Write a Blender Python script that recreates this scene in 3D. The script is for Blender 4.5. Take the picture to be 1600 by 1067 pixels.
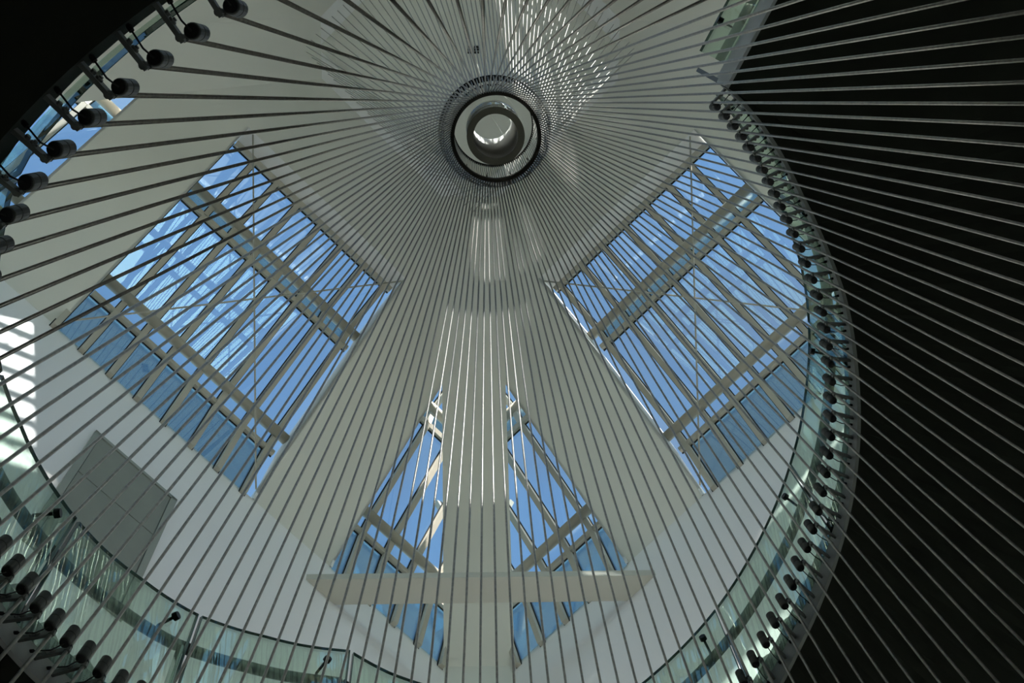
import bpy, bmesh, math, random
from mathutils import Vector, Matrix
from mathutils.geometry import tessellate_polygon

random.seed(7)
for o in list(bpy.data.objects):
    bpy.data.objects.remove(o)
SC = bpy.context.scene
COL = SC.collection
PI = math.pi

# ------------------------------------------------------------------ camera
FPX = 2222.0                       # focal length in pixels of the 1600 px wide frame
ZEN = (680.73, -115.14)            # where vertical lines meet in the frame
EYE = 1.6                          # eye height over the floor
zc = Vector((ZEN[0] - 800, ZEN[1] - 533.5, FPX)).normalized()
xc = (Vector((1, 0, 0)) - zc.x * zc).normalized()
yc = zc.cross(xc)
right = Vector((xc[0], yc[0], zc[0]))
down = Vector((xc[1], yc[1], zc[1]))
fwd = Vector((xc[2], yc[2], zc[2]))
cam = bpy.data.objects.new('camera', bpy.data.cameras.new('camera'))
COL.objects.link(cam)
cam.data.sensor_fit = 'HORIZONTAL'
cam.data.sensor_width = 36.0
cam.data.lens = FPX / 1600 * 36
cam.data.clip_start = 0.05
cam.data.clip_end = 500
M = Matrix((right, -down, -fwd)).transposed().to_4x4()
M.translation = (0, 0, EYE)
cam.matrix_world = M
SC.camera = cam

# ------------------------------------------------------------------ main axes of the building
CX, CY = 0.6038, 2.1340            # axis of the cable cone and of the square hall
YAW = math.radians(0.642)
H1 = Vector((1, 1)) / math.sqrt(2)
NL = Vector((-1, 1)) / math.sqrt(2)


def hall(a, b, z):
    """hall coordinates (a, b along the two wall directions, z over the eye) -> world"""
    q = H1 * a + NL * b
    c, s = math.cos(YAW), math.sin(YAW)
    return Vector((CX + c * q.x - s * q.y, CY + s * q.x + c * q.y, z + EYE))


def pol(r, deg, z):
    a = math.radians(deg)
    return Vector((CX + r * math.cos(a), CY + r * math.sin(a), z + EYE))


# ------------------------------------------------------------------ light
sun_from = (hall(-1.78, -5.0, 5.0) - hall(0, 0, 0)).normalized()
SUN_EL = math.asin(sun_from.z)
world = bpy.data.worlds.new('world')
SC.world = world
world.use_nodes = True
wn = world.node_tree.nodes
wl = world.node_tree.links
wn.clear()
w_out = wn.new('ShaderNodeOutputWorld')
w_bg = wn.new('ShaderNodeBackground')
sky = wn.new('ShaderNodeTexSky')
sky.sky_type = 'NISHITA'
sky.sun_disc = False
sky.sun_elevation = math.radians(28)
sky.sun_rotation = math.atan2(sun_from.x, sun_from.y)
sky.air_density = 1.0
sky.dust_density = 0.6
sky.ozone_density = 1.6
# thin high cloud
tc = wn.new('ShaderNodeTexCoord')
mp = wn.new('ShaderNodeMapping')
mp.inputs['Scale'].default_value = (1.0, 3.0, 1.0)
mp.inputs['Rotation'].default_value = (0.3, 0.2, 0.9)
mp.inputs['Location'].default_value = (0.7, 0.35, 0.2)
ns = wn.new('ShaderNodeTexNoise')
ns.inputs['Scale'].default_value = 2.2
ns.inputs['Detail'].default_value = 2.0
ns.inputs['Roughness'].default_value = 0.55
rp = wn.new('ShaderNodeValToRGB')
rp.color_ramp.elements[0].position = 0.46
rp.color_ramp.elements[1].position = 0.80
rp.color_ramp.elements[1].color = (0.55, 0.55, 0.55, 1)
mx = wn.new('ShaderNodeMixRGB')
mx.inputs['Color2'].default_value = (0.62, 0.70, 0.80, 1)
wl.new(tc.outputs['Generated'], mp.inputs['Vector'])
wl.new(mp.outputs['Vector'], ns.inputs['Vector'])
wl.new(ns.outputs['Fac'], rp.inputs['Fac'])
wl.new(rp.outputs['Color'], mx.inputs['Fac'])
sky_gain = wn.new('ShaderNodeMixRGB')
sky_gain.blend_type = 'MULTIPLY'
sky_gain.inputs['Fac'].default_value = 1
sky_gain.inputs['Color2'].default_value = (0.90, 1.04, 1.0, 1)
wl.new(sky.outputs['Color'], sky_gain.inputs['Color1'])
wl.new(sky_gain.outputs['Color'], mx.inputs['Color1'])
wl.new(mx.outputs['Color'], w_bg.inputs['Color'])
w_bg.inputs['Strength'].default_value = 0.49
wl.new(w_bg.outputs['Background'], w_out.inputs['Surface'])

sun = bpy.data.objects.new('sun', bpy.data.lights.new('sun', 'SUN'))
COL.objects.link(sun)
sun.data.energy = 27.0
sun.data.color = (1.0, 0.93, 0.84)
sun.data.angle = math.radians(0.6)
sun.rotation_euler = sun_from.to_track_quat('Z', 'Y').to_euler()
sun.location = (30, 0, 40)

SC.view_settings.view_transform = 'Standard'
SC.view_settings.look = 'None'
SC.view_settings.exposure = -0.42
SC.view_settings.gamma = 1.0
SC.view_settings.use_curve_mapping = False


# ------------------------------------------------------------------ materials
def material(name, col, rough=0.6, metal=0.0, var=0.0, scale=8.0, bump=0.0, spec=0.5):
    m = bpy.data.materials.new(name)
    m.use_nodes = True
    n, l = m.node_tree.nodes, m.node_tree.links
    b = n['Principled BSDF']
    b.inputs['Roughness'].default_value = rough
    b.inputs['Metallic'].default_value = metal
    b.inputs['Specular IOR Level'].default_value = spec
    b.inputs['Base Color'].default_value = (*col, 1)
    if var > 0 or bump > 0:
        t = n.new('ShaderNodeTexCoord')
        x = n.new('ShaderNodeTexNoise')
        x.inputs['Scale'].default_value = scale
        x.inputs['Detail'].default_value = 5
        l.new(t.outputs['Object'], x.inputs['Vector'])
        if var > 0:
            r = n.new('ShaderNodeValToRGB')
            r.color_ramp.elements[0].position = 0.3
            r.color_ramp.elements[1].position = 0.7
            r.color_ramp.elements[0].color = (*[c * (1 - var) for c in col], 1)
            r.color_ramp.elements[1].color = (*[min(1, c * (1 + var)) for c in col], 1)
            l.new(x.outputs['Fac'], r.inputs['Fac'])
            l.new(r.outputs['Color'], b.inputs['Base Color'])
        if bump > 0:
            p = n.new('ShaderNodeBump')
            p.inputs['Strength'].default_value = bump
            p.inputs['Distance'].default_value = 0.01
            l.new(x.outputs['Fac'], p.inputs['Height'])
            l.new(p.outputs['Normal'], b.inputs['Normal'])
    return m


def glass_material(name, tint, gloss_lo, gloss_hi, rough=0.0, wavy=0.0):
    """thin sheet: light passes tinted, and part of it is mirrored by angle"""
    m = bpy.data.materials.new(name)
    m.use_nodes = True
    n, l = m.node_tree.nodes, m.node_tree.links
    n.clear()
    out = n.new('ShaderNodeOutputMaterial')
    tr = n.new('ShaderNodeBsdfTransparent')
    tr.inputs['Color'].default_value = (*tint, 1)
    gl = n.new('ShaderNodeBsdfGlossy')
    gl.inputs['Roughness'].default_value = rough
    gl.inputs['Color'].default_value = (0.9, 1.0, 0.95, 1)
    lw = n.new('ShaderNodeLayerWeight')
    lw.inputs['Blend'].default_value = 0.25
    mr = n.new('ShaderNodeMapRange')
    mr.inputs['To Min'].default_value = gloss_lo
    mr.inputs['To Max'].default_value = gloss_hi
    mixs = n.new('ShaderNodeMixShader')
    l.new(lw.outputs['Fresnel'], mr.inputs['Value'])
    l.new(mr.outputs['Result'], mixs.inputs['Fac'])
    l.new(tr.outputs['BSDF'], mixs.inputs[1])
    l.new(gl.outputs['BSDF'], mixs.inputs[2])
    l.new(mixs.outputs['Shader'], out.inputs['Surface'])
    if wavy > 0:
        t = n.new('ShaderNodeTexCoord')
        x = n.new('ShaderNodeTexNoise')
        x.inputs['Scale'].default_value = 2.5
        x.inputs['Detail'].default_value = 1
        p = n.new('ShaderNodeBump')
        p.inputs['Strength'].default_value = wavy
        p.inputs['Distance'].default_value = 0.02
        l.new(t.outputs['Object'], x.inputs['Vector'])
        l.new(x.outputs['Fac'], p.inputs['Height'])
        l.new(p.outputs['Normal'], gl.inputs['Normal'])
    return m


MAT = dict(
    ceiling=material('painted_ceiling', (0.76, 0.755, 0.68), 0.85, var=0.02, scale=0.6),
    wall=material('painted_wall', (0.88, 0.87, 0.845), 0.85, var=0.015, scale=0.5),
    reveal=material('white_reveal', (0.82, 0.82, 0.80), 0.7),
    frame=material('beige_metal', (0.50, 0.47, 0.39), 0.5, var=0.03, scale=3),
    gasket=material('black_gasket', (0.006, 0.012, 0.014), 0.5),
    tube=material('beige_tube', (0.42, 0.39, 0.31), 0.45, var=0.03, scale=2),
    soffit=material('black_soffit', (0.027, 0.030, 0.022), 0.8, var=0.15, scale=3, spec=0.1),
    stringer=material('grey_stringer', (0.30, 0.32, 0.29), 0.45, var=0.08, scale=6),
    landing=material('pale_grey_edge', (0.50, 0.53, 0.52), 0.6, var=0.03),
    steel=material('cable_steel', (0.34, 0.325, 0.29), 0.30, 0.8, var=0.2, scale=40, bump=0.15),
    strut=material('strut_steel', (0.20, 0.21, 0.19), 0.5, 0.2),
    spot=material('spot_housing', (0.055, 0.058, 0.045), 0.45, 0.2),
    spot_dark=material('spot_rear', (0.008, 0.008, 0.007), 0.5),
    rubber=material('black_rubber', (0.007, 0.007, 0.007), 0.6),
    rail=material('dark_rail', (0.012, 0.018, 0.015), 0.4, 0.1),
    chrome=material('chrome_post', (0.55, 0.56, 0.55), 0.18, 1.0),
    ring=material('dark_ring', (0.028, 0.026, 0.02), 0.6, 0.0, spec=0.2),
    annulus=material('ring_olive', (0.12, 0.12, 0.09), 0.5, 0.2),
    mirror=material('mirror_steel', (0.6, 0.6, 0.54), 0.03, 1.0),
    white=material('white_enamel', (0.78, 0.77, 0.72), 0.5),
    panel=material('grey_green_panel', (0.25, 0.265, 0.225), 0.55, var=0.06, scale=2),
    panel_edge=material('grey_panel_frame', (0.31, 0.335, 0.29), 0.5),
    dark_floor=material('dark_slate', (0.23, 0.225, 0.21), 0.6, var=0.1, scale=0.7),
    floor=material('pale_stone', (0.66, 0.64, 0.60), 0.7, var=0.06, scale=0.7),
    glass=glass_material('balustrade_glass', (0.85, 0.935, 0.875), 0.02, 0.28, wavy=0.04),
    glass_edge=material('glass_edge', (0.05, 0.12, 0.095), 0.25),
    pane=glass_material('skylight_glass', (0.90, 0.95, 0.99), 0.03, 0.8),
    beam=material('beam_paint', (0.58, 0.57, 0.49), 0.8),
    drum_in=material('drum_lining', (0.42, 0.41, 0.37), 0.6),
    vent=material('black_vent', (0.01, 0.01, 0.01), 0.6),
)


# ------------------------------------------------------------------ mesh helpers
def link_mesh(name, verts, faces, mat, parent=None, smooth=False):
    me = bpy.data.meshes.new(name)
    me.from_pydata([tuple(v) for v in verts], [], faces)
    me.materials.append(MAT[mat])
    if smooth:
        for p in me.polygons:
            p.use_smooth = True
    me.update()
    o = bpy.data.objects.new(name, me)
    COL.objects.link(o)
    if parent is not None:
        o.parent = parent
    return o


def tag(o, label, cat, group=None):
    o['label'] = label
    o['category'] = cat
    if group:
        o['group'] = group
    return o


def structure(o, label=None):
    o['kind'] = 'structure'
    if label:
        o['label'] = label
    return o


def empty(name, loc=(0, 0, 0)):
    o = bpy.data.objects.new(name, None)
    o.empty_display_size = 0.1
    COL.objects.link(o)
    o.location = loc
    return o


class MB:
    """collects verts and faces for one mesh"""
    def __init__(self):
        self.v, self.f = [], []

    def add(self, verts, faces):
        k = len(self.v)
        self.v += [Vector(p) for p in verts]
        self.f += [tuple(i + k for i in f) for f in faces]
        return self

    def hexa(self, p):          # 8 points: bottom loop, top loop
        return self.add(p, [(3, 2, 1, 0), (4, 5, 6, 7), (0, 1, 5, 4), (1, 2, 6, 5), (2, 3, 7, 6), (3, 0, 4, 7)])

    def bar(self, a, b, u, w, d):
        """rectangular bar from a to b; u = width direction"""
        a, b = Vector(a), Vector(b)
        t = (b - a).normalized()
        u = Vector(u)
        u = (u - t * u.dot(t)).normalized()
        n = t.cross(u)
        c = [(-w / 2, -d / 2), (w / 2, -d / 2), (w / 2, d / 2), (-w / 2, d / 2)]
        return self.hexa([a + u * x + n * y for x, y in c] + [b + u * x + n * y for x, y in c])

    def tube(self, pts, rad, seg=8, caps=True):
        pts = [Vector(p) for p in pts]
        rads = rad if isinstance(rad, (list, tuple)) else [rad] * len(pts)
        rings = []
        t0 = (pts[1] - pts[0]).normalized()
        u = t0.orthogonal().normalized()
        k = len(self.v)
        for i, p in enumerate(pts):
            if i == 0:
                t = t0
            elif i == len(pts) - 1:
                t = (pts[i] - pts[i - 1]).normalized()
            else:
                t = ((pts[i] - pts[i - 1]).normalized() + (pts[i + 1] - pts[i]).normalized()).normalized()
            u = (u - t * u.dot(t)).normalized()
            n = t.cross(u)
            for j in range(seg):
                a = 2 * PI * j / seg
                self.v.append(p + (u * math.cos(a) + n * math.sin(a)) * rads[i])
        for i in range(len(pts) - 1):
            for j in range(seg):
                j2 = (j + 1) % seg
                self.f.append((k + i * seg + j, k + i * seg + j2, k + (i + 1) * seg + j2, k + (i + 1) * seg + j))
        if caps:
            self.f.append(tuple(k + j for j in reversed(range(seg))))
            self.f.append(tuple(k + (len(pts) - 1) * seg + j for j in range(seg)))
        return self

    def lathe(self, c, axis, prof, seg=24, closed=False):
        """revolve profile [(r, h)] about axis through c"""
        c, t = Vector(c), Vector(axis).normalized()
        u = t.orthogonal().normalized()
        n = t.cross(u)
        k = len(self.v)
        for r, h in prof:
            for j in range(seg):
                a = 2 * PI * j / seg
                self.v.append(c + t * h + (u * math.cos(a) + n * math.sin(a)) * r)
        m = len(prof)
        for i in range(m if closed else m - 1):
            i2 = (i + 1) % m
            for j in range(seg):
                j2 = (j + 1) % seg
                self.f.append((k + i * seg + j, k + i * seg + j2, k + i2 * seg + j2, k + i2 * seg + j))
        return self

    def prism(self, poly, shift):
        """planar polygon (may be concave) given thickness along shift"""
        poly = [Vector(p) for p in poly]
        shift = Vector(shift)
        tris = tessellate_polygon([poly])
        n = len(poly)
        # orient
        nor = Vector((0, 0, 0))
        for i in range(n):
            nor += poly[i].cross(poly[(i + 1) % n])
        fl = nor.dot(shift) < 0
        k = len(self.v)
        self.v += poly + [p + shift for p in poly]
        for t in tris:
            a, b, c = t
            tn = (poly[b] - poly[a]).cross(poly[c] - poly[a])
            if tn.dot(shift) > 0:
                a, b, c = a, c, b
            self.f.append((k + a, k + b, k + c))
            self.f.append((k + n + a, k + n + c, k + n + b))
        for i in range(n):
            j = (i + 1) % n
            q = (k + i, k + j, k + n + j, k + n + i)
            self.f.append(q if not fl else tuple(reversed(q)))
        return self

    def build(self, name, mat, parent=None, smooth=False):
        return link_mesh(name, self.v, self.f, mat, parent, smooth)


def ordinal(n):
    suf = 'th' if 10 <= n % 100 <= 20 else {1: 'st', 2: 'nd', 3: 'rd'}.get(n % 10, 'th')
    return f'{n}{suf}'


def interp(tab, x):
    if x <= tab[0][0]:
        return tab[0][1]
    for (x0, y0), (x1, y1) in zip(tab, tab[1:]):
        if x <= x1:
            return y0 + (y1 - y0) * (x - x0) / (x1 - x0)
    return tab[-1][1]


def project(p):
    d = Vector(p) - Vector((0, 0, EYE))
    z = d.dot(fwd)
    return 800 + FPX * d.dot(right) / z, 533.5 + FPX * d.dot(down) / z, z


# ================================================================== THE HALL
floor = structure(link_mesh('floor', [(-60, -60, 0), (60, -60, 0), (60, 60, 0), (-60, 60, 0)], [(0, 1, 2, 3)], 'dark_floor'))

RW, ZS = 6.6, 19.6                 # wall distance from the axis, height of the wall top over the eye
RD, ZD = 2.29, 26.2                # inner square of the ceiling
SL = (ZD - ZS) / (RW - RD)


def zsheet(rho):
    return ZD - SL * (rho - RD)


def face_pt(face, t, rho, z):
    if face == 'L':
        return hall(t, rho, z)
    if face == 'R':
        return hall(rho, t, z)
    if face == 'UL':
        return hall(-rho, t, z)
    return hall(t, -rho, z)


FACES = ('L', 'R', 'UL', 'UR')
ZBOT = -EYE
DT0, DT1 = 0.8, 5.6                # extent of the entrance added to let sun onto the floor
WZ0, WZ1, WT0, WT = 16.4, 19.25, 1.72, 2.62  # bounds of the two wall windows added for sunlight
SIDE = {'L': 'left', 'R': 'right', 'UL': 'far_left', 'UR': 'far_right'}
for fc in FACES:
    w = MB()
    out = face_pt(fc, 0, RW + 0.3, 0) - face_pt(fc, 0, RW, 0)
    if fc == 'UR':                 # openings added in this unseen wall to let sun in
        rects = [(-RW, RW, WZ1, ZS), (-RW, RW, 1.2, WZ0), (-RW, DT0, ZBOT, 1.2), (DT1, RW, ZBOT, 1.2), (-RW, -WT, WZ0, WZ1), (-WT0, WT0, WZ0, WZ1), (WT, RW, WZ0, WZ1)]
    else:
        rects = [(-RW, RW, ZBOT, ZS)]
    for ta, tb, za_, zb_ in rects:
        w.prism([face_pt(fc, t, RW, z) for t, z in ((ta, zb_), (tb, zb_), (tb, za_), (ta, za_))], out)
    structure(w.build('wall_' + SIDE[fc], 'wall'))

# upper floor round the stair well
ZG, RG = 8.60, 4.9
v, fcs = [], []
NS = 96
for i in range(NS):
    a = 360 * i / NS
    p = pol(RG, a, ZG)
    d = Vector((math.cos(math.radians(a)), math.sin(math.radians(a))))
    da, db = d.dot(H1), d.dot(NL)
    k = (RW + 0.1) / max(abs(da), abs(db))
    q = hall(da * k, db * k, ZG)
    for dz in (0, -0.3):
        v += [p + Vector((0, 0, dz)), q + Vector((0, 0, dz))]
for i in range(NS):
    k, n = 4 * i, 4 * ((i + 1) % NS)
    fcs += [(k, k + 1, n + 1, n), (k + 2, n + 2, n + 3, k + 3), (k, n, n + 2, k + 2)]
structure(link_mesh('floor_upper', v, fcs, 'floor'), 'pale upper floor around the stair well')

ceiling = empty('ceiling', hall(0, 0, ZD))
structure(ceiling, 'sloping pale grey ceiling rising to a diamond shaped coffer')
ceiling.matrix_world.translation = hall(0, 0, ZD)
CEI = Matrix.Translation(hall(0, 0, ZD)).inverted()


def under(o, parent, loc):
    """parent a world-space mesh under an Empty without moving it"""
    o.parent = parent
    o.matrix_parent_inverse = Matrix.Translation(loc).inverted()
    return o


OPEN_T, OPEN_TOP, CUT_T, BAND = 1.85, 3.52, 3.45, 0.77
for fc in FACES:
    def S(t, rho):
        return face_pt(fc, t, rho, zsheet(rho))
    r0 = 1.55
    OL = -2.25 if fc == 'UR' else -OPEN_T      # unseen skylight, widened on one side to sunlight more cables
    poly = [(-(r0 - BAND), r0), (r0 - BAND, r0), (CUT_T, CUT_T + BAND), (CUT_T, RW), (OPEN_T, RW), (OPEN_T, OPEN_TOP),
            (OL, OPEN_TOP), (OL, RW), (-CUT_T, RW), (-CUT_T, CUT_T + BAND)]
    pts = [S(*p) for p in poly]
    nrm = (S(1, 3) - S(0, 3)).cross(S(0, 4) - S(0, 3)).normalized()
    if nrm.z < 0:
        nrm = -nrm
    m = MB().prism(pts, nrm * 0.10)
    under(m.build('sloped_panel', 'ceiling'), ceiling, hall(0, 0, ZD))

# four hip bands that run down the corners
for fa, fb, sa, sb in (('L', 'R', 1, 1), ('L', 'UL', -1, 1), ('UL', 'UR', -1, -1), ('UR', 'R', 1, -1)):
    a0, a1 = face_pt(fa, sa * (1.6 - BAND), 1.6, zsheet(1.6)), face_pt(fa, sa * (RW - BAND), RW, zsheet(RW) - 0.0)
    b0, b1 = face_pt(fb, sb * (1.6 - BAND), 1.6, zsheet(1.6)), face_pt(fb, sb * (RW - BAND), RW, zsheet(RW) - 0.0)
    n = (a1 - a0).cross(b0 - a0).normalized()
    if n.z < 0:
        n = -n
    m = MB().prism([a0, a1, b1, b0], n * 0.14)
    under(m.build('hip_band', 'ceiling'), ceiling, hall(0, 0, ZD))
    # the band goes on down the wall corner
    m = MB().prism([a1, b1, b1 - Vector((0, 0, ZS - ZBOT)), a1 - Vector((0, 0, ZS - ZBOT))],
                   Vector((n.x, n.y, 0)).normalized() * 0.14 * (1 if True else -1))
    under(m.build('corner_band', 'ceiling'), ceiling, hall(0, 0, ZD))


# diamond coffer
def square(hd, z):
    return [hall(-hd, -hd, z), hall(hd, -hd, z), hall(hd, hd, z), hall(-hd, hd, z)]


f = MB()
o1, o2 = square(RD, ZD), square(RD, ZD + 0.7)
i1, i2 = square(RD - 0.34, ZD), square(RD - 0.34, ZD + 0.25)
k = 0
f.add(o1 + o2 + i1 + i2, [(0, 1, 9, 8), (1, 2, 10, 9), (2, 3, 11, 10), (3, 0, 8, 11),
                         (0, 4, 5, 1), (1, 5, 6, 2), (2, 6, 7, 3), (3, 7, 4, 0),
                         (8, 9, 13, 12), (9, 10, 14, 13), (10, 11, 15, 14), (11, 8, 12, 15)])
under(f.build('coffer_frame', 'reveal'), ceiling, hall(0, 0, ZD))
f = MB().prism(square(RD - 0.34, ZD + 0.25), Vector((0, 0, 0.1)))
under(f.build('coffer_top', 'ceiling'), ceiling, hall(0, 0, ZD))

# ------------------------------------------------------------------ skylights: continuous glazing above the sloped panels
PROF = [(3.848, 24.211), (4.690, 23.455), (4.837, 22.967), (6.081, 21.103), (6.270, 20.716), (6.563, 19.448)]
PW, T1 = 0.509, -1.4308


def glazing(fc, name, label):
    base = face_pt(fc, 0, RW, ZS)
    root = empty(name, base)
    structure(root, label)
    U = (face_pt(fc, 1, 5, 20) - face_pt(fc, 0, 5, 20)).normalized()
    OL = -2.25 if fc == 'UR' else -OPEN_T  # far right opening widened to let in extra sun

    def G(t, i):
        return face_pt(fc, t, *PROF[i])

    def put(mb, nm, mat, smooth=False, lab=None):
        o = under(mb.build(nm, mat, smooth=smooth), root, base)
        if lab:
            o['label'] = lab
        return o
    ks = [k for k in range(-9, 16)]
    main = [k for k in ks if -3 <= k <= 8 and OL - 0.12 < T1 + PW * (k - 1) < OPEN_T]
    corner = [k for k in ks if (T1 + PW * (k - 1) + 0.045 > CUT_T + 0.05 or T1 + PW * (k - 1) + 0.045 < -CUT_T + 0.4)]
    keep = main + corner
    # mullions follow the bent profile
    for k in keep:
        t = T1 + PW * (k - 1) + 0.045
        top = 0 if k in main else None
        i0 = 0
        if k in corner:                       # start where the hip band lets it be seen
            r0 = abs(t) + 0.25
            i0 = max([i for i in range(5) if PROF[i][0] <= r0] or [0])
        if i0 > 4:
            continue
        mb, gb = MB(), MB()
        for i in range(i0, 5):
            a, b = G(t, i), G(t, i + 1)
            mb.bar(a, b, U, 0.088, 0.10)
            n = (b - a).normalized().cross(U)
            if n.z < 0:
                n = -n
            gb.bar(a + n * 0.045, b + n * 0.045, U, 0.122, 0.02)
        mo = put(mb, 'mullion', 'frame')
        put(gb, 'gasket', 'gasket')
    # transoms along head, the two breaks and the sill
    for (ta, tb) in ((OL + 0.02, 1.80), (CUT_T + 0.03, 6.3), (-6.3, -CUT_T - 0.03)):
        for i, wd in ((0, 0.10), (2, 0.09), (4, 0.09)):
            if ta > 2 or tb < -3:
                if i == 0:
                    continue
                lim = PROF[i][0]
                a_, b_ = (ta, min(tb, lim - 0.2)) if ta > 0 else (max(ta, -lim + 0.2), tb)
                if a_ >= b_:
                    continue
            else:
                a_, b_ = ta, tb
            j = min(i + 1, 5) if i < 5 else 5
            d = (G(0, j) - G(0, max(j - 1, 0))).normalized()
            mb = MB().bar(G(a_, i), G(b_, i), d, wd, 0.08)
            put(mb, 'transom', 'frame')
            n = d.cross(U)
            if n.z < 0:
                n = -n
            gb = MB().bar(G(a_, i) + n * 0.03, G(b_, i) + n * 0.03, d, wd + 0.05, 0.015)
            put(gb, 'gasket', 'gasket')
    # round purlins just below the glass
    for i in (1, 3):
        rho, z = PROF[i]
        for ta, tb in ((OL + 0.01, 1.84), (CUT_T + 0.01, rho - 0.25), (-(rho - 0.25), -CUT_T - 0.01)):
            if ta < tb:
                off = Vector((0, 0, -0.10))
                mb = MB().tube([face_pt(fc, ta, rho - 0.02, z) + off, face_pt(fc, tb, rho - 0.02, z) + off], 0.088, 16)
                put(mb, 'purlin_tube', 'tube', True)
    # panes
    for k in keep:
        t0 = T1 + PW * (k - 1) + 0.045
        t1 = t0 - PW
        if k in main:
            t1 = max(t1, OL + 0.01)
        elif t0 > 0:
            t1 = max(t1, CUT_T + 0.01)
        else:
            t0 = min(t0, -CUT_T - 0.01)
        for i in range(5):
            if k in corner and k not in main and PROF[i + 1][0] < abs(t0) + 0.1:
                continue
            a, b, c, d = G(t1, i), G(t0, i), G(t0, i + 1), G(t1, i + 1)
            n = (b - a).cross(c - a).normalized()
            if n.z < 0:
                n = -n
            s = n * 0.05
            put(MB().prism([a + s, b + s, c + s, d + s], n * 0.012), 'pane', 'pane')
    # white reveals of the openings
    def S(t, rho):
        return face_pt(fc, t, rho, zsheet(rho))
    mb = MB().add([S(OL, OPEN_TOP), S(OPEN_T, OPEN_TOP), G(OPEN_T, 0) + Vector((0, 0, .12)), G(OL, 0) + Vector((0, 0, .12))], [(0, 1, 2, 3)])
    put(mb, 'head_reveal', 'reveal')
    for t in (OL, OPEN_T):
        pts = [S(t, OPEN_TOP)] + [G(t, i) + Vector((0, 0, .1)) for i in range(6)] + [S(t, RW)]
        nrm = U * (0.04 if t > 0 else -0.04)
        put(MB().prism(pts, nrm), 'jamb_reveal', 'reveal')
    for t in (-CUT_T, CUT_T):
        pts = [S(t, CUT_T + BAND)] + [G(t, i) + Vector((0, 0, .1)) for i in range(1, 6)] + [S(t, RW)]
        nrm = U * (-0.04 if t > 0 else 0.04)
        put(MB().prism(pts, nrm), 'cut_reveal', 'reveal')
    # thin crossed tie rods
    def Q(t, rho, h):
        return face_pt(fc, t, rho, zsheet(rho) + h)
    for (ta, ra, ha), (tb, rb, hb) in TIES:
        put(MB().tube([Q(ta, ra, ha), Q(tb, rb, hb)], 0.014, 6), 'tie_rod', 'frame', True)
    return root


TIES = [((-1.72, 3.56, 0.05), (1.83, 6.52, 0.05)), ((-1.80, 6.50, 0.05), (1.83, 3.60, 0.05))]
glazing('L', 'window_1', 'large sloping skylight of long panes left of the cable cone')
glazing('R', 'window_2', 'large sloping skylight of long panes right of the cable cone')

glazing('UL', 'window_3', 'sloping skylight on the far left slope above the viewer')
glazing('UR', 'window_4', 'sloping skylight on the far right slope above the viewer')

# two unseen narrow windows, added so sun reaches the lower centre cables
tdir = face_pt('UR', 1, RW, 0) - face_pt('UR', 0, RW, 0)
for nn, sg in ((5, -1), (6, 1)):
    wb = face_pt('UR', sg * WT, RW, WZ0)
    wroot = structure(empty(f'window_{nn}', wb), 'added unseen narrow upright window letting sun in behind the viewer')
    ta, tb = sg * WT0, sg * WT
    for t in (ta + sg * 0.03, tb - sg * 0.03):
        under(MB().bar(face_pt('UR', t, RW + .1, WZ0), face_pt('UR', t, RW + .1, WZ1), tdir, .06, .12).build('stile', 'frame'), wroot, wb)
    for z in (WZ0 + .03, WZ1 - .03):
        under(MB().bar(face_pt('UR', ta, RW + .1, z), face_pt('UR', tb, RW + .1, z), (0, 0, 1), .06, .1).build('rail', 'frame'), wroot, wb)
    p = [face_pt('UR', a, RW + .1, z) for a, z in ((ta, WZ0), (tb, WZ0), (tb, WZ1), (ta, WZ1))]
    under(MB().prism(p, (face_pt('UR', 0, RW + .11, 0) - face_pt('UR', 0, RW + .1, 0))).build('pane', 'pane'), wroot, wb)

# glazed entrance added out of view, so the sunlit floor throws light upwards
wb = face_pt('UR', DT0, RW, -EYE)
DS = (DT1 - DT0) / 4
droot = structure(empty('added_door_1', wb), 'added unseen glazed entrance behind the viewer letting sun onto the floor')
for i in range(5):
    t = DT0 + i * DS
    under(MB().bar(face_pt('UR', t, RW + .1, -EYE), face_pt('UR', t, RW + .1, 1.2), tdir, .07, .12).build('stile', 'frame'), droot, wb)
    if i < 4:
        p = [face_pt('UR', a, RW + .1, z) for a, z in ((t, -EYE), (t + DS, -EYE), (t + DS, 1.2), (t, 1.2))]
        under(MB().prism(p, (face_pt('UR', 0, RW + .11, 0) - face_pt('UR', 0, RW + .1, 0))).build('pane', 'pane'), droot, wb)

# ------------------------------------------------------------------ beam across the near corner
b = MB().prism([hall(3.05, RW, 18.62), hall(3.62, RW, 18.62), hall(RW, 3.62, 18.62), hall(RW, 3.05, 18.62)], Vector((0, 0, 0.17)))
bo = b.build('corner_beam', 'beam')
tag(bo, 'flat white beam spanning the corner between the two walls below the pointed skylights', 'beam')

# ------------------------------------------------------------------ two-leaf panel in the left wall
pn = empty('wall_panel', hall(0.08, RW, 14.3))
tag(pn, 'grey-green metal panel with a joint line set in the white wall at lower left', 'panel')


def wl_box(t0, t1, z0, z1, d0, d1):
    return MB().hexa([hall(t0, RW - d0, z0), hall(t1, RW - d0, z0), hall(t1, RW - d1, z0), hall(t0, RW - d1, z0),
                      hall(t0, RW - d0, z1), hall(t1, RW - d0, z1), hall(t1, RW - d1, z1), hall(t0, RW - d1, z1)])


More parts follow.
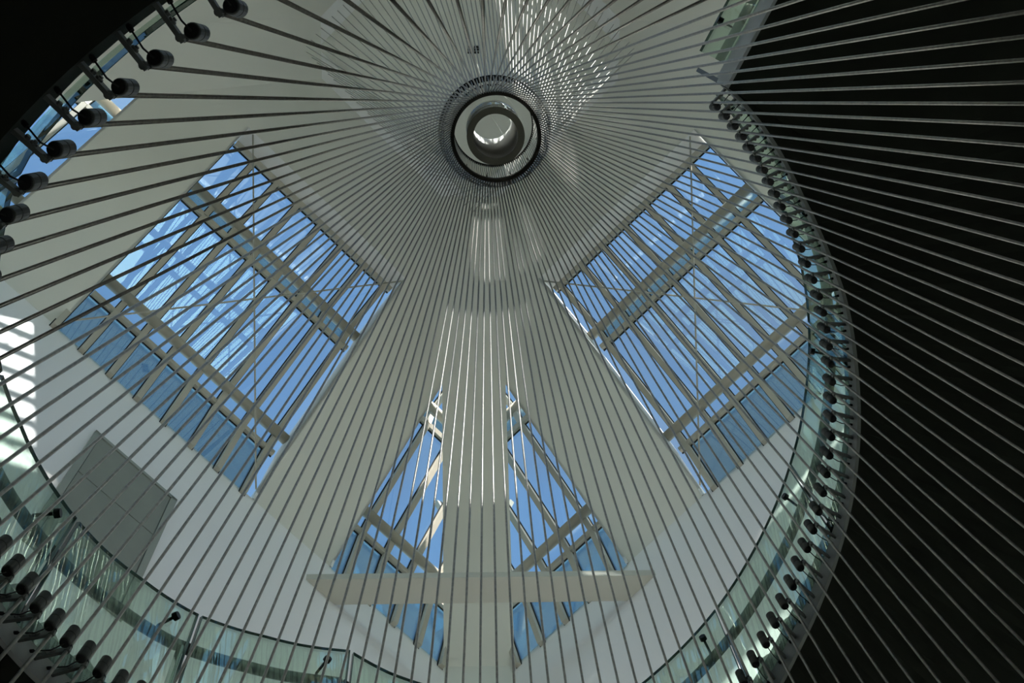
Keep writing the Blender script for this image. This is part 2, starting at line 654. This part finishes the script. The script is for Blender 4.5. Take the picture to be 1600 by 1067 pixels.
pl = hall(0.08, RW, 14.3)
under(wl_box(-0.50, 0.70, 16.45, 17.62, 0, 0.030).build('leaf', 'panel'), pn, pl)
under(wl_box(-0.50, 0.70, 14.30, 16.43, 0, 0.030).build('leaf', 'panel'), pn, pl)
under(wl_box(-0.60, -0.51, 14.30, 17.70, 0, 0.045).build('jamb', 'panel_edge'), pn, pl)
under(wl_box(0.71, 0.80, 14.30, 17.70, 0, 0.045).build('jamb', 'panel_edge'), pn, pl)
under(wl_box(-0.60, 0.80, 17.63, 17.70, 0, 0.045).build('head', 'panel_edge'), pn, pl)

# small vent in the coffer
vt = empty('ceiling_vent', hall(0.03, 0.02, ZD + 0.25))
tag(vt, 'small black twin vent in the ceiling coffer above the ring', 'vent')
for dx in (-0.06, 0.06):
    m = MB()
    c0 = Vector((CX - 0.0 + dx + 0.05, CY - 0.02, ZD + 0.25 + EYE))
    for s in range(3):
        m.hexa([c0 + Vector((x, y + s * 0.05, z)) for z in (-0.03, 0) for x, y in ((-.045, -.02), (.045, -.02), (.045, .02), (-.045, .02))])
    under(m.build('grille', 'vent'), vt, hall(0.03, 0.02, ZD + 0.25))

# ================================================================== THE HELICAL STAIR
APEX_Z, CONE = 18.0624, 0.15577    # cables lie on a cone
RING_Z, RING_R = 15.0, 0.477


def cone_r(z):
    return CONE * (APEX_Z - z)


ZTIP = [(-75, 8.31), (-48.7, 8.30), (-36, 8.305), (-27, 8.29), (-21.6, 8.25), (-16, 8.155), (-10, 8.03), (-4.2, 7.878), (-1, 7.808), (8, 7.62),
        (13.8, 7.485), (27, 7.19), (40.8, 6.88), (49.6, 6.66), (60, 6.37), (77, 5.97), (117, 5.92), (124, 5.93), (138, 5.60), (149, 5.27), (158, 5.04),
        (164.4, 4.905), (176.4, 4.635), (195, 4.12), (221.4, 3.667), (239, 3.665), (330, 3.70)]
PHASE = [(-75, 2.2), (-46, 2.15), (-36, 2.3), (-22, 2.3), (-8, 2.08), (-2, 1.9), (11, 1.78), (45, 1.68), (110, 2.0), (170, 2.4), (230, 2.32), (300, 2.1)]
SOFF = [(-60, 0.126), (13, 0.126), (26, 0.137), (40, 0.147), (165, 0.149), (200, 0.125), (222, 0.103), (300, 0.103)]
GTOP = [(-48, 9.20), (-20, 9.06), (-5, 8.79), (-3, 8.74), (5.8, 8.57), (12.2, 8.45), (20.7, 8.32), (34.4, 8.04), (44.2, 7.82), (60.2, 7.43),
        (76.9, 7.03), (117.4, 6.99), (124.4, 7.01), (138.5, 6.65), (149.7, 6.33), (159, 6.10), (164.6, 5.93), (172.2, 5.70), (181.3, 5.43), (187.4, 5.25),
        (197, 4.91), (209, 4.48), (213.5, 4.30), (217.8, 4.09), (222, 3.98), (227, 3.94), (245, 3.95)]


def ztip(a):
    return interp(ZTIP, a)


def rim_r(a):
    return cone_r(ztip(a)) + interp(SOFF, a)


A0, A1 = -50.0, 262.0
stair = empty('helical_staircase', pol(rim_r(A0), A0, -EYE))
tag(stair, 'helical staircase seen from below with a black underside and a grey edge', 'staircase')
SLOC = stair.location.copy()
angs = [A0 + (A1 - A0) * i / 156 for i in range(157)]
sof, strg, fld = MB(), MB(), MB()
v, fcs = [], []
WID = 2.8
for i, a in enumerate(angs):
    zb = ztip(a) - 0.07
    r = rim_r(a)
    v += [pol(r, a, zb), pol(r + WID, a, zb), pol(r + WID, a, zb + 0.3), pol(r + 0.0, a, zb + 0.3)]
    if i:
        k = 4 * (i - 1)
        for j in range(4):
            j2 = (j + 1) % 4
            fcs.append((k + j, k + 4 + j, k + 4 + j2, k + j2))
fcs += [(0, 1, 2, 3), tuple(len(v) - 4 + j for j in (3, 2, 1, 0))]
sof.add(v, fcs)
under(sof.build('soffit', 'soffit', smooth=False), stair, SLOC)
v, fcs = [], []
for i, a in enumerate([q for q in angs if q < 206]):
    zb = ztip(a) - 0.09
    r = rim_r(a)
    v += [pol(r - 0.022, a, zb), pol(r - 0.001, a, zb), pol(r - 0.001, a, zb + 0.15), pol(r - 0.022, a, zb + 0.15)]
    if i:
        k = 4 * (i - 1)
        for j in range(4):
            j2 = (j + 1) % 4
            fcs.append((k + j, k + 4 + j, k + 4 + j2, k + j2))
strg.add(v, fcs)
under(strg.build('stringer', 'stringer', smooth=False), stair, SLOC)

NT = 52
for i in range(NT):
    a, b_ = A0 + (A1 - A0) * i / NT, A0 + (A1 - A0) * (i + 1) / NT
    z1 = max(ztip(a), ztip(b_)) + 0.27
    z0 = min(ztip(a), ztip(b_)) + 0.235
    ri = max(rim_r(a), rim_r(b_)) + 0.06
    p = [pol(ri, a, z0), pol(ri + WID - .1, a, z0), pol(ri + WID - .1, b_, z0), pol(ri, b_, z0)]
    under(MB().hexa(p + [q + Vector((0, 0, z1 - z0)) for q in p]).build('tread', 'floor'), stair, SLOC)

# balustrade of curved glass
bal = empty('glass_balustrade', pol(rim_r(A0), A0, ztip(A0)))
tag(bal, 'curved greenish glass balustrade with dark handrail along the stair edge', 'balustrade')
BLOC = bal.location.copy()
JOINTS = [-43.0, -17.5, 8.8, 34.4, 59.9, 85, 104, 123.9, 148.7, 172.1, 195.0, 219, 244]
for a, b_ in zip(JOINTS, JOINTS[1:]):
    n = 12
    v, fcs, v2, f2 = [], [], [], []
    for i in range(n + 1):
        t = a + 0.35 + (b_ - a - 0.7) * i / n
        r = rim_r(t) - 0.036
        zb, zt = ztip(t) + 0.06, interp(GTOP, t)
        v += [pol(r, t, zb), pol(r + 0.014, t, zb), pol(r + 0.014, t, zt), pol(r, t, zt)]
        v2 += [pol(r - 0.001, t, zt - 0.001), pol(r + 0.015, t, zt - 0.001), pol(r + 0.015, t, zt + 0.003), pol(r - 0.001, t, zt + 0.003)]
        if i:
            k = 4 * (i - 1)
            for j in range(4):
                j2 = (j + 1) % 4
                q = (k + j, k + 4 + j, k + 4 + j2, k + j2)
                fcs.append(q)
                f2.append(q)
    g = under(link_mesh('glass_panel', v, fcs, 'glass', smooth=False), bal, BLOC)
    e = MB().add(v2, f2)
    for t in (a + 0.35, b_ - 0.35):
        r = rim_r(t) - 0.029
        e.bar(pol(r, t, ztip(t) + 0.06), pol(r, t, interp(GTOP, t)), pol(r + 1, t, 0) - pol(r, t, 0), 0.016, 0.005)
    eo = e.build('polished_edge', 'glass_edge')
    eo.parent = g
    # handrail piece behind this panel
    pts = []
    for i in range(n + 1):
        t = a + 0.15 + (b_ - a - 0.3) * i / n
        pts.append(pol(rim_r(t) + 0.055, t, interp(GTOP, t) - 0.21))
    if a < 205:
        under(MB().tube(pts, 0.030, 10).build('handrail', 'rail', smooth=True), bal, BLOC)
    if a > 205:
        continue
    # standoff bracket with round cap
    t = a + (b_ - a) * 0.16
    r = rim_r(t)
    z = interp(GTOP, t) - 0.14
    d = (pol(r - 1, t, z) - pol(r, t, z)).normalized()
    m = MB().lathe(pol(r - 0.036, t, z), d, [(0.0, 0.026), (0.019, 0.026), (0.021, 0.016), (0.021, 0.0), (0, 0)], 14)
    m.tube([pol(r - 0.03, t, z), pol(r + 0.05, t, z), pol(r + 0.055, t, z - 0.12)], 0.008, 6)
    under(m.build('rail_bracket', 'rail', smooth=False), bal, BLOC)
for t in (172.1, 148.7, 59.9):
    r = rim_r(t)
    p0, p1 = pol(r + 0.03, t, ztip(t) - 0.02), pol(r + 0.03, t, interp(GTOP, t) - 0.02 if t > 160 else interp(GTOP, t) - 0.25)
    under(MB().bar(p0, p1, pol(r + 1, t, 0) - pol(r, t, 0), 0.03, 0.018).build('post', 'chrome'), bal, BLOC)

# ------------------------------------------------------------------ upper landing with a straight edge
ZL = 8.19


def at_z(px, py, z):
    d = right * (px - 800) + down * (py - 533.5) + fwd * FPX
    d = d / d.z
    return Vector((d.x * z, d.y * z, z + EYE))


land = empty('landing', at_z(1134, 134, ZL))
tag(land, 'black underside of the upper landing with a straight pale grey edge at top right', 'landing')
LLOC = land.location.copy()
e0, e1 = at_z(1134, 136, ZL), at_z(1134 + 75 * 1.9, 136 - 136 * 1.9, ZL)
ed = (e1 - e0).normalized()
en = Vector((ed.y, -ed.x, 0))
if en.dot(Vector((CX, CY, 0)) - Vector((e0.x, e0.y, 0))) > 0:
    en = -en                                   # away from the void
poly = [e0, e1, e1 + en * 4.5, e0 + en * 4.5 - ed * 0.3]
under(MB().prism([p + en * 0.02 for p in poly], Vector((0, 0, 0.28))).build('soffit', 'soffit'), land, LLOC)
under(MB().hexa([e0, e1, e1 + en * 0.019, e0 + en * 0.019] + [p + Vector((0, 0, 0.34)) for p in (e0, e1, e1 + en * 0.019, e0 + en * 0.019)]).build('edge_board', 'landing'), land, LLOC)
lb = empty('landing_balustrade', e0 + Vector((0, 0, 0.3)))
tag(lb, 'straight glass balustrade on the upper landing edge at top right', 'balustrade')
BL2 = lb.location.copy()
g0, g1 = e0 + ed * 0.12 + Vector((0, 0, 0.30)), e1 + Vector((0, 0, 0.30))
up = Vector((0, 0, 0.80))
g = under(MB().hexa([g0 - en * .016, g1 - en * .016, g1 - en * .002, g0 - en * .002] + [p + up for p in (g0 - en * .016, g1 - en * .016, g1 - en * .002, g0 - en * .002)]).build('glass_panel', 'glass'), lb, BL2)
e = MB().bar(g0 - en * .009 + up, g1 - en * .009 + up, en, 0.016, 0.006)
eo = e.build('polished_edge', 'glass_edge')
eo.parent = g
under(MB().tube([g0 + en * .06 + Vector((0, 0, .48)), g1 + en * .06 + Vector((0, 0, .48))], 0.03, 10).build('handrail', 'rail', smooth=True), lb, BL2)
under(MB().bar(g0 - ed * 0.11 + en * .01 - Vector((0, 0, .02)), g0 - ed * .11 + en * .01 + Vector((0, 0, .66)), ed, 0.028, 0.022).build('end_post', 'rail'), lb, BL2)
q = g0 + ed * 0.22 + Vector((0, 0, 0.6))
m = MB().lathe(q - en * .016, -en, [(0, .035), (.024, .035), (.024, 0), (0, 0)], 14)
m.tube([q, q + en * .06, q + en * .06 - Vector((0, 0, .12))], .007, 6)
under(m.build('rail_bracket', 'rail'), lb, BL2)

# ------------------------------------------------------------------ the ring at the waist of the cables
ring = empty('cable_ring', pol(0, 0, RING_Z))
tag(ring, 'dark double steel ring with a cage of rods gathering all the cables', 'ring')
RL = ring.location.copy()
ctr = Vector((CX, CY, EYE))


def annulus(ri, ro, z0, z1, seg=72):
    return MB().lathe(ctr + Vector((0, 0, z0)), (0, 0, 1), [(ri, 0), (ro, 0), (ro, z1 - z0), (ri, z1 - z0)], seg, True)


under(annulus(0.440, 0.480, RING_Z - 0.03, RING_Z + 0.04).build('lower_ring', 'ring'), ring, RL)
under(annulus(0.545, 0.606, 15.39, 15.44).build('collar', 'ring'), ring, RL)
under(annulus(0.438, 0.462, 15.86, 15.90).build('upper_ring', 'ring'), ring, RL)
m = MB()
for i in range(120):
    a = 3 * i + 1.5
    m.tube([pol(0.458, a, RING_Z + 0.02), pol(0.450, a, 15.87)], 0.006, 5, False)
co = under(m.build('rod_cage', 'steel', smooth=True), ring, RL)
co['kind'] = 'stuff'
m = MB()
for i in range(12):
    a = 30 * i + 10
    m.tube([pol(0.455, a, 15.415), pol(0.56, a, 15.415)], 0.008, 6)
under(m.build('spokes', 'ring'), ring, RL)

drum = empty('inner_drum', pol(0, 0, 15.08))
tag(drum, 'short open drum with a mirror outside and a dark bottom rim hanging inside the ring', 'drum')
DL = drum.location.copy()
under(annulus(0.236, 0.308, 15.06, 15.085).build('bottom_rim', 'annulus'), drum, DL)
under(annulus(0.297, 0.300, 15.085, 16.47).build('outer_shell', 'mirror', smooth=True), drum, DL)
under(annulus(0.236, 0.240, 15.085, 16.47).build('inner_shell', 'drum_in', smooth=True), drum, DL)
under(annulus(0.236, 0.300, 16.47, 16.49).build('top_rim', 'white', smooth=False), drum, DL)
for a in (20, 140, 260):
    under(MB().tube([pol(0.27, a, 16.48), pol(0.27, a, ZD + 0.25)], 0.004, 5).build('hanger_wire', 'steel'), drum, DL)

def at_z(px, py, z):
    d = right * (px - 800) + down * (py - 533.5) + fwd * FPX
    d = d / d.z
    return Vector((d.x * z, d.y * z, z + EYE))


under(MB().tube([at_z(788, 214, 15.3), at_z(765, 176, ZD + 0.25)], 0.0035, 5).build('power_wire', 'chrome'), drum, DL)

# ------------------------------------------------------------------ 120 cables
RC = 0.0072
ANCH = RD - 0.14


# hall corner directions and their azimuth in the plan
corners = []
for a, b_ in ((1, 1), (1, -1), (-1, -1), (-1, 1)):
    p = hall(a * ANCH, b_ * ANCH, 0)
    corners.append((math.degrees(math.atan2(p.y - CY, p.x - CX)) % 360, a * ANCH, b_ * ANCH))
corners.sort()


def anchor_pt(az):
    az %= 360
    n = len(corners)
    for i in range(n):
        a0 = corners[i][0]
        span = (corners[(i + 1) % n][0] - a0) % 360
        d = (az - a0) % 360
        if d < span:
            f_ = d / span
            return hall(corners[i][1] + (corners[(i + 1) % n][1] - corners[i][1]) * f_,
                        corners[i][2] + (corners[(i + 1) % n][2] - corners[i][2]) * f_, ZD - 0.005)


def norm_az(a):
    return (a + 75) % 360 - 75


sectors = {}
cables = []
for k in range(120):
    nom = norm_az(3 * k + 2.1)
    tip_a = norm_az(3 * k) + interp(PHASE, nom)
    if tip_a > 285:
        tip_a -= 360
    nom = tip_a
    zt = ztip(tip_a) if nom > -52 else 8.3
    ends = 203 < nom < 285
    up_az = 3 * k + 2.1
    pts = [anchor_pt(up_az), pol(0.602, up_az, 15.42), pol(RING_R - 0.002, up_az, RING_Z + 0.004)]
    tip = pol(cone_r(zt), tip_a, zt)
    pts.append(tip)
    if not ends:
        dl = 0.30 if nom < 62 else (0.05 if nom < 160 else 0.0)
        pts.append(pol(cone_r(-EYE) , tip_a + dl, -EYE))
    cables.append((nom, tip_a, zt, pts, ends))
cables.sort(key=lambda c: c[0])
SECT = [(-76, 62, 'steel cable crossing the black stair underside at right, {} from the top', 'cables fanning to the right'),
        (62, 160, 'steel cable running to the bottom edge, {} from the right', 'cables fanning downwards'),
        (160, 203, 'steel cable running out past the left edge, {} from the bottom', 'cables fanning to the left'),
        (203, 247, 'steel cable ending at the upper left stair rim, {} from the left', 'cables ending at the upper left rim'),
        (247, 290, 'steel cable leaving through the top edge, {} from the left', 'cables fanning upwards')]
cnt = [0] * len(SECT)
for nom, tip_a, zt, pts, ends in cables:
    o = MB().tube(pts, RC, 8).build('steel_cable', 'steel', smooth=True)
    for i, (lo, hi, lab, grp) in enumerate(SECT):
        if lo <= nom < hi:
            cnt[i] += 1
            tag(o, lab.format(ordinal(cnt[i])), 'cable', grp)
            break

# ------------------------------------------------------------------ struts and spotlights along the stair rim
UPV = Vector((0, 0, 1))


def local_parts():
    """one spotlight in its own frame: x radial outward, y along the rim, z along the cable (up)"""
    R = 0.0225
    body = MB().lathe((0, 0, 0), (0, 0, 1), [(0.0, 0.0), (R * .93, 0.0), (R, 0.006), (R, 0.045), (R * .92, 0.047), (R * .92, 0.051), (R, 0.053),
                                           (R, 0.098), (R * .9, 0.101), (R * .8, 0.08), (0, 0.08)], 18)
    rear = MB().lathe((0, 0, -0.0015), (0, 0, 1), [(0, -.004), (R * .8, -.004), (R * .9, 0.0), (R * .9, 0.004), (0, 0.004)], 18)
    yoke = MB()
    yoke.bar((0, -0.018, 0.03), (0.0, -0.036, 0.03), (0, 0, 1), 0.018, 0.010)
    yoke.lathe((0.0, -0.030, 0.03), (0, 1, 0), [(0, -.008), (.008, -.008), (.008, .008), (0, .008)], 8)
    lens = MB().lathe((0, 0, 0.0805), (0, 0, 1), [(0, 0), (R * .78, 0), (R * .78, 0.003), (0, 0.003)], 18)
    return body, rear, yoke, lens


tmpl = local_parts()
meshes = []
for mb, nm, mt in zip(tmpl, ('housing', 'rear_cap', 'yoke', 'lens'), ('spot', 'spot_dark', 'spot_dark', 'chrome')):
    me = bpy.data.meshes.new(nm)
    me.from_pydata([tuple(x) for x in mb.v], [], mb.f)
    me.materials.append(MAT[mt])
    me.update()
    meshes.append((nm, me))

SPOT_SECT = [(-60, 100, 'small black spotlight clamped to the right stair rim, {} from the top', 'spotlights on the right rim'),
             (100, 200, 'small black spotlight clamped to the lower left stair rim, {} from the bottom', 'spotlights on the lower left rim'),
             (200, 290, 'small black spotlight clamped to the upper left stair rim, {} from the left', 'spotlights on the upper left rim')]
scnt = [0, 0, 0]
for nom, tip_a, zt, pts, ends in cables:
    if nom < -49.5 or nom > 258:
        continue
    tip = pts[3]
    x, y, _ = project(tip)
    if not (-70 < x < 1670 and -70 < y < 1140):
        continue
    # strut: a tube from the rim to the cable, with a clamp
    root_p = pol(rim_r(tip_a) + (0.004 if tip_a > 205 else -0.02), tip_a, zt)
    rad = (root_p - tip).normalized()
    tan = UPV.cross(rad).normalized()
    m = MB().bar(tip - rad * 0.012, root_p, UPV, 0.034, 0.012)
    m.lathe(tip, (pts[2] - tip).normalized(), [(0, -.014), (.0115, -.014), (.0115, .014), (0, .014)], 10)
    mid = tip.lerp(root_p, 0.42)
    m.lathe(mid + tan * 0.006, tan, [(0, 0), (.011, 0), (.011, .006), (.006, .007), (.006, .012), (0, .012)], 8)
    m.lathe(mid + rad * 0.022 + tan * 0.006, tan, [(0, 0), (.008, 0), (.008, .009), (0, .009)], 8)
    under(m.build('strut', 'strut'), stair, SLOC)
    # spotlight beside the tip, aimed up along the cable
    zax = (pts[2] - tip).normalized()
    xax = (rad - zax * rad.dot(zax)).normalized()
    yax = zax.cross(xax)
    if yax.dot(tan) < 0:
        pass
    spc = math.radians(3.0) * cone_r(zt)
    org = tip + yax * 0.035 - xax * 0.004 - zax * 0.012
    s = empty('spotlight')
    mw = Matrix((xax, yax, zax)).transposed().to_4x4()
    mw.translation = org
    s.matrix_world = mw
    for nm, me in meshes:
        c = bpy.data.objects.new(nm, me)
        COL.objects.link(c)
        c.parent = s
    # lead from the rear of the lamp to a plug on the rim
    inv = mw.inverted()
    plug = pol(rim_r(tip_a) - (0.018 if tip_a > 205 else 0.030), tip_a + math.degrees(0.036 / rim_r(tip_a)), zt - 0.02)
    p0 = org - zax * 0.005
    c1 = p0.lerp(plug, 0.33) - zax * 0.03
    c2 = p0.lerp(plug, 0.72) - zax * 0.012
    lead = MB().tube([inv @ q for q in (p0, c1, c2, plug)], 0.0028, 5)
    lo = lead.build('power_lead', 'rubber', s, True)
    pd = (plug - c2).normalized()
    pm = MB().tube([inv @ (plug - pd * 0.004), inv @ (plug + pd * 0.012), inv @ (plug + pd * 0.02)], [0.0075, 0.0075, 0.004], 8)
    pm.build('plug', 'rubber', s)
    for i, (lo_, hi_, lab, grp) in enumerate(SPOT_SECT):
        if lo_ <= nom < hi_:
            scnt[i] += 1
            tag(s, lab.format(ordinal(scnt[i])), 'spotlight', grp)
            break
